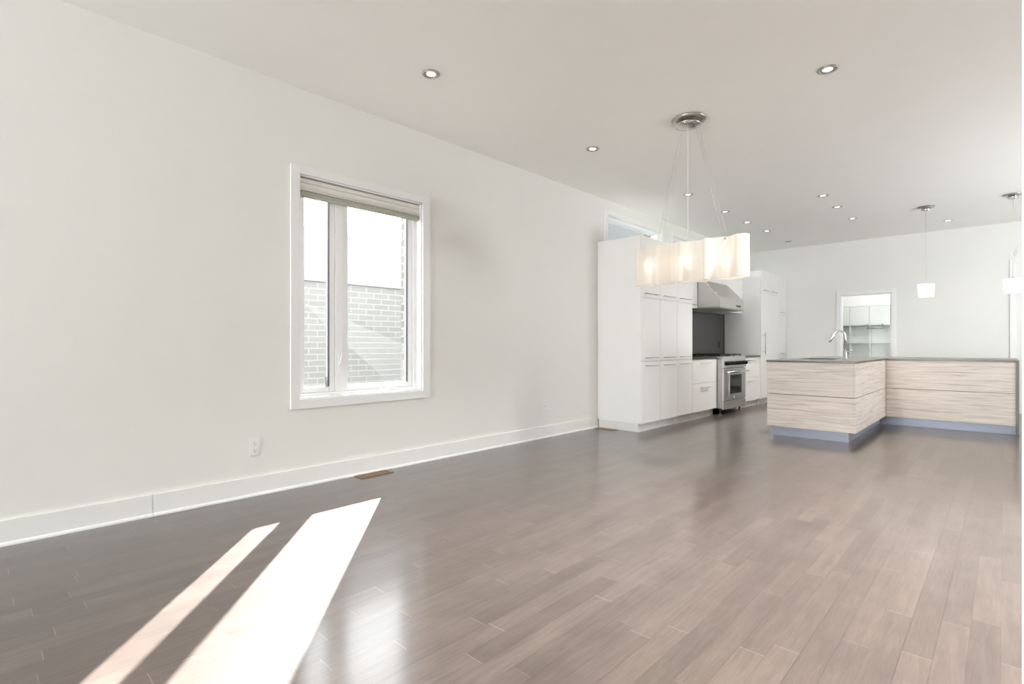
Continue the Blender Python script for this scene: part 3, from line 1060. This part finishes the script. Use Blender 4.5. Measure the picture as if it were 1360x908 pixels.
MB().tube([(1.86, 12.885, 1.455), (2.105, 12.885, 1.455)], 0.026, 16).build('bar', 'grey_metal', hb)
for xa in (2.106, 1.847):
    MB().box(xa, xa + 0.012, 12.856, 12.9195, 1.42, 1.53, 0.003).build('bracket', 'grey_metal', hb)

# ------------------------------------------------------------------ outlets and floor registers
def wall_outlet(label, y0, y1, z0, z1):
    t = thing('wall_outlet', label, 'outlet', (0.0, (y0 + y1) / 2, (z0 + z1) / 2), 'wall outlets on the left wall')
    MB().box(0.0005, 0.007, y0, y1, z0, z1, 0.0025).build('cover_plate', 'outlet_plastic', t)
    yc, zc_ = (y0 + y1) / 2, (z0 + z1) / 2
    for s in (-1, 1):
        zz = zc_ + s * 0.027
        r = MB().box(0.0072, 0.0090, yc - 0.016, yc + 0.016, zz - 0.017, zz + 0.017, 0.003).build('receptacle', 'outlet_plastic', t)
        q = MB()
        q.box(0.0091, 0.0094, yc - 0.008, yc - 0.006, zz - 0.003, zz + 0.009).box(0.0091, 0.0094, yc + 0.005, yc + 0.007, zz - 0.003, zz + 0.007)
        q.lathe([(0, 0.0), (0.003, 0.0), (0.003, 0.0004), (0, 0.0004)], 0.0091, yc, zz - 0.009, 10, 'x')
        q.build('slots', 'slot_dark', r)


wall_outlet('white duplex outlet low on the wall below the casement window', 1.404, 1.478, 0.288, 0.410)
wall_outlet('white duplex outlet low on the wall short of the tall cabinets', 4.664, 4.736, 0.280, 0.400)


def register(label, x0, x1, y0, y1, along):
    t = thing('floor_register', label, 'floor vent', ((x0 + x1) / 2, (y0 + y1) / 2, 0.0), 'floor registers along the left wall')
    w = 0.016
    m = MB()
    m.box(x0, x1, y0, y0 + w, 0.0005, 0.006, 0.001).box(x0, x1, y1 - w, y1, 0.0005, 0.006, 0.001)
    m.box(x0, x0 + w, y0 + w, y1 - w, 0.0005, 0.006, 0.001).box(x1 - w, x1, y0 + w, y1 - w, 0.0005, 0.006, 0.001)
    m.build('frame', 'register_wood', t)
    MB().box(x0 + w, x1 - w, y0 + w, y1 - w, 0.0005, 0.0015).build('damper', 'register_dark', t)
    m = MB()
    if along == 'y':
        k = 5
        for i in range(k):
            c = x0 + w + (x1 - x0 - 2 * w) * (i + 0.5) / k
            m.box(c - 0.005, c + 0.005, y0 + w, y1 - w, 0.0017, 0.0055)
    else:
        k = 5
        for i in range(k):
            c = y0 + w + (y1 - y0 - 2 * w) * (i + 0.5) / k
            m.box(x0 + w, x1 - w, c - 0.005, c + 0.005, 0.0017, 0.0055)
    m.build('louvres', 'register_wood', t)


register('wooden floor register against the baseboard under the window', 0.030, 0.146, 2.215, 2.520, 'y')
register('floor register on the floor at the foot of the tall cabinet side', 0.05, 0.32, 5.665, 5.765, 'x')

# ------------------------------------------------------------------ recessed lights
dl0 = thing('recessed_light', '', 'ceiling light', (0, 0, 0), 'recessed ceiling lights')
MB().lathe([(0.064, -0.0005), (0.064, -0.006), (0.058, -0.008), (0.050, -0.006), (0.049, -0.0005)], 0, 0, 0, 36, close=True).build('trim_ring', 'nickel', dl0)
MB().lathe([(0.0485, -0.0005), (0.0485, -0.0030), (0.040, -0.0045), (0.031, -0.0035), (0.031, -0.0005)], 0, 0, 0, 36, close=True).build('gimbal', 'steel', dl0)
MB().lathe([(0.0305, -0.0005), (0.0305, -0.004), (0.026, -0.006), (0, -0.007)], 0, 0, 0, 28).build('lens', 'lamp_lens', dl0)
DL = [
    (0.897, 2.339, 'recessed light nearest the casement window, leftmost on the ceiling'),
    (3.007, 4.256, 'recessed light on its own at the upper right of the ceiling'),
    (0.921, 4.347, 'recessed light left of the long chandelier, over open floor'),
    (0.922, 6.517, 'recessed light right beside the centre cord of the chandelier'),
    (0.929, 7.734, 'recessed light over the range end of the cabinets, second in the cabinet row'),
    (0.927, 8.635, 'recessed light in the cabinet row, third beyond the chandelier cord'),
    (0.950, 9.523, 'last lit recessed light in the row along the cabinets'),
    (2.188, 7.789, 'nearest of the three recessed lights over the island arm'),
    (2.194, 8.562, 'middle of the three recessed lights over the island arm'),
    (2.205, 9.509, 'farthest of the three recessed lights over the island arm'),
    (3.275, 10.691, 'recessed light close to the far wall, right of the island pendant'),
]
for i, (x, y, lb) in enumerate(DL):
    t = dl0 if i == 0 else copy_tree(dl0)
    t.location = (x, y, H)
    t['label'] = lb


def downlight_or_fill(x, y):
    ld = bpy.data.lights.new('downlight_or_fill', 'SPOT')
    ld.energy = DOWNLIGHT_OR_FILL[0] if x < 2 else (DOWNLIGHT_OR_FILL[1] if y > 6 else DOWNLIGHT_OR_FILL[2])
    if 4 < y < 4.5:
        ld.energy *= 1.0
    if 2 < y < 3:
        ld.energy *= 2.6 if x > 4 else 1.5
    if y < 1:
        ld.energy *= 0.4
    if y > 10 or ld.energy == 0:
        ld.energy = 20 if x > 2 else 12
    ld.color = (1.0, 0.98, 0.95)
    ld.spot_size = math.radians(115)
    ld.spot_blend = 1.0
    ld.shadow_soft_size = 0.06
    lo = bpy.data.objects.new('downlight_or_fill', ld)
    COL.objects.link(lo)
    lo.location = (x, y, H - 0.025)


# lamps of the modelled fixtures, plus lamps added out of view to brighten the floor
for x, y in [(d[0], d[1]) for d in DL] + [(3.007, 2.339), (5.0, 2.9), (5.0, 5.0), (3.007, 0.3), (5.0, 0.3)]:
    downlight_or_fill(x, y)
un = thing('ceiling_speaker', 'small unlit dark disc on the ceiling by the far corner', 'ceiling fixture', (0.944, 10.766, H))
MB().lathe([(0.055, -0.0005), (0.055, -0.005), (0.045, -0.008), (0.045, -0.0005)], 0.944, 10.766, H, 32, close=True).build('rim', 'nickel', un)
MB().lathe([(0.0445, -0.0005), (0.0445, -0.004), (0.0, -0.006)], 0.944, 10.766, H, 28).build('cover', 'lens_off', un)

# ------------------------------------------------------------------ island pendants
PD = [(3.112, 9.44, 'white glass island pendant hanging on a straight cord left of the other'),
      (4.005, 9.44, 'white glass island pendant at the right edge with a looped cord')]
for i, (x, y, lb) in enumerate(PD):
    t = thing('pendant_light', lb, 'pendant light', (x, y, H), 'island pendants')
    MB().lathe([(0, -0.0005), (0.105, -0.0005), (0.105, -0.008), (0.098, -0.014), (0.070, -0.018), (0, -0.018)], x, y, H, 36).build('canopy', 'nickel', t)
    MB().lathe([(0, -0.0185), (0.055, -0.0185), (0.055, -0.055), (0.050, -0.060), (0, -0.060)], x, y, H, 28).build('canopy_cup', 'chrome', t)
    zt, zb = 1.958, 1.772
    m = MB()
    if i == 0:
        m.tube([(x, y, H - 0.06), (x, y, 2.6), (x, y, zt + 0.02)], 0.0028, 8)
    else:
        raw = [(0, 0, 3.0), (0.004, 0, 2.93), (0.012, 0.0, 2.86), (0.05, 0.0, 2.75), (0.12, 0.01, 2.64), (0.15, 0.02, 2.54), (0.10, 0.01, 2.44),
               (0.03, 0.0, 2.35), (0.006, 0.0, 2.29), (0.02, -0.01, 2.25), (0.035, 0.01, 2.29), (0.03, 0.02, 2.34), (0.012, 0.0, 2.26), (0.0, 0, 2.12), (0, 0, zt + 0.02)]
        # smooth with Catmull-Rom
        P = [Vector((x + a, y + b, c)) for a, b, c in raw]
        Q = []
        for k in range(len(P) - 1):
            p0, p1, p2, p3 = P[max(0, k - 1)], P[k], P[k + 1], P[min(len(P) - 1, k + 2)]
            for s in range(6):
                u = s / 6
                Q.append(0.5 * ((2 * p1) + (-p0 + p2) * u + (2 * p0 - 5 * p1 + 4 * p2 - p3) * u * u + (-p0 + 3 * p1 - 3 * p2 + p3) * u ** 3))
        Q.append(P[-1])
        m.tube(Q, 0.0028, 8)
    m.build('cord', 'cable_wire', t)
    MB().lathe([(0, 0.022), (0.012, 0.022), (0.014, 0.0), (0.0, 0.0)], x, y, zt, 16).build('shade_cap', 'nickel', t)
    m = MB()
    m.lathe([(0.0, zt - 0.001 - zb), (0.088, zt - 0.001 - zb), (0.098, zt - 0.008 - zb), (0.098, zt - 0.014 - zb), (0.086, 0.006), (0.080, 0.0), (0.0, 0.0)], x, y, zb, 40)
    m.build('lamp_shade', 'pendant_opal', t)

# ------------------------------------------------------------------ long chandelier
CX, CY = 1.925, 4.36
ZB, ZT = 1.640, 1.978
ch = thing('linear_chandelier', 'long chandelier of three wavy white glass shades hung on thin cables', 'chandelier', (CX, CY, H))
MB().lathe([(0, -0.0005), (0.142, -0.0005), (0.145, -0.008), (0.138, -0.016), (0.105, -0.020), (0, -0.020)], CX, CY, H, 48).build('canopy', 'nickel', ch)
MB().lathe([(0, -0.0205), (0.070, -0.0205), (0.078, -0.040), (0.108, -0.044), (0.113, -0.050), (0.108, -0.058), (0.06, -0.070), (0, -0.074)], CX - 0.01, CY, H, 48).build('canopy_disc', 'steel', ch)


def wavy_outline(x0, x1, w, amp, ph, n_=40):
    """closed plan outline of a blown shade: two parallel sine walls joined by rounded ends"""
    L = x1 - x0
    top, bot = [], []

    def mid(s):
        return amp * math.sin(2 * math.pi * (s * 1.1) + ph)
    for k in range(n_ + 1):
        s = k / n_
        endw = min(1.0, math.sqrt(max(0.0, 1 - (abs(2 * s - 1)) ** 7)))
        ww = w * (0.10 + 0.90 * endw) * (1 + 0.12 * math.sin(6 * math.pi * s))
        top.append((x0 + L * s, mid(s) + ww))
        bot.append((x0 + L * s, mid(s) - ww * 0.95))
    return top + bot[::-1]


segs = [(CX - 0.515, CX - 0.150, 0.2), (CX - 0.172, CX + 0.178, 2.4), (CX + 0.150, CX + 0.515, 4.4)]
for i, (x0, x1, ph) in enumerate(segs):
    out = wavy_outline(x0, x1, 0.078, 0.034, ph)
    tmp = bmesh.new()
    N = len(out)
    zs = [ZB, ZB + 0.004, (ZB + ZT) / 2, ZT - 0.004, ZT]
    k_ = [1.0, 1.0, 1.0, 1.0, 1.0]
    cx_ = sum(p[0] for p in out) / N
    rings = []
    for z in zs:
        rings.append([tmp.verts.new((p[0], CY + p[1], z)) for p in out])
    for A, B in zip(rings, rings[1:]):
        for k in range(N):
            f = tmp.faces.new((A[k], A[(k + 1) % N], B[(k + 1) % N], B[k]))
            f.smooth = True
    bmesh.ops.recalc_face_normals(tmp, faces=tmp.faces)
    mb = MB()
    mb._merge(tmp)
    sh = mb.build('glass_shade', 'opal_glass', ch)
    sm = sh.modifiers.new('thickness', 'SOLIDIFY')
    sm.thickness = 0.004
    sm.offset = -1
    xc = (x0 + x1) / 2
    mid_y = CY + 0.034 * math.sin(2 * math.pi * 0.55 + ph)
    MB().lathe([(0, -0.045), (0.018, -0.04), (0.030, -0.015), (0.030, 0.01), (0.018, 0.035), (0.012, 0.05), (0, 0.05)], xc, mid_y, 1.83, 20).build('bulb', 'bulb_glow', ch)
    MB().lathe([(0, 0.0), (0.016, 0.0), (0.016, 0.075), (0.0, 0.075)], xc, mid_y, 1.8805, 16).build('lamp_holder', 'nickel', ch)
    ld = bpy.data.lights.new('chandelier_lamp', 'POINT')
    ld.energy = 2.6
    ld.color = (1.0, 0.91, 0.80)
    ld.shadow_soft_size = 0.04
    lo = bpy.data.objects.new('chandelier_lamp', ld)
    COL.objects.link(lo)
    lo.location = (xc, mid_y - 0.012, 1.80)
m = MB()
m.box(CX - 0.40, CX + 0.40, CY - 0.012, CY + 0.012, 1.958, 1.972, 0.002)
for xx in (CX - 0.33, CX, CX + 0.33):
    m.box(xx - 0.008, xx + 0.008, CY - 0.06, CY + 0.06, 1.960, 1.970, 0.002)
m.build('support_bar', 'nickel', ch)
for (xa, xb, yb) in ((-0.07, -0.31, -0.03), (-0.05, -0.28, 0.04), (0.06, 0.30, -0.03), (0.08, 0.33, 0.04)):
    MB().tube([(CX + xa, CY, H - 0.0645), (CX + xb, CY + yb * 0.3, 1.971)], 0.0013, 6).build('suspension_cable', 'cable_wire', ch)
MB().tube([(CX - 0.01, CY, H - 0.0735), (CX - 0.01, CY, 2.4), (CX - 0.01, CY, 1.9725)], 0.0026, 8).build('power_cord', 'cord_white', ch)
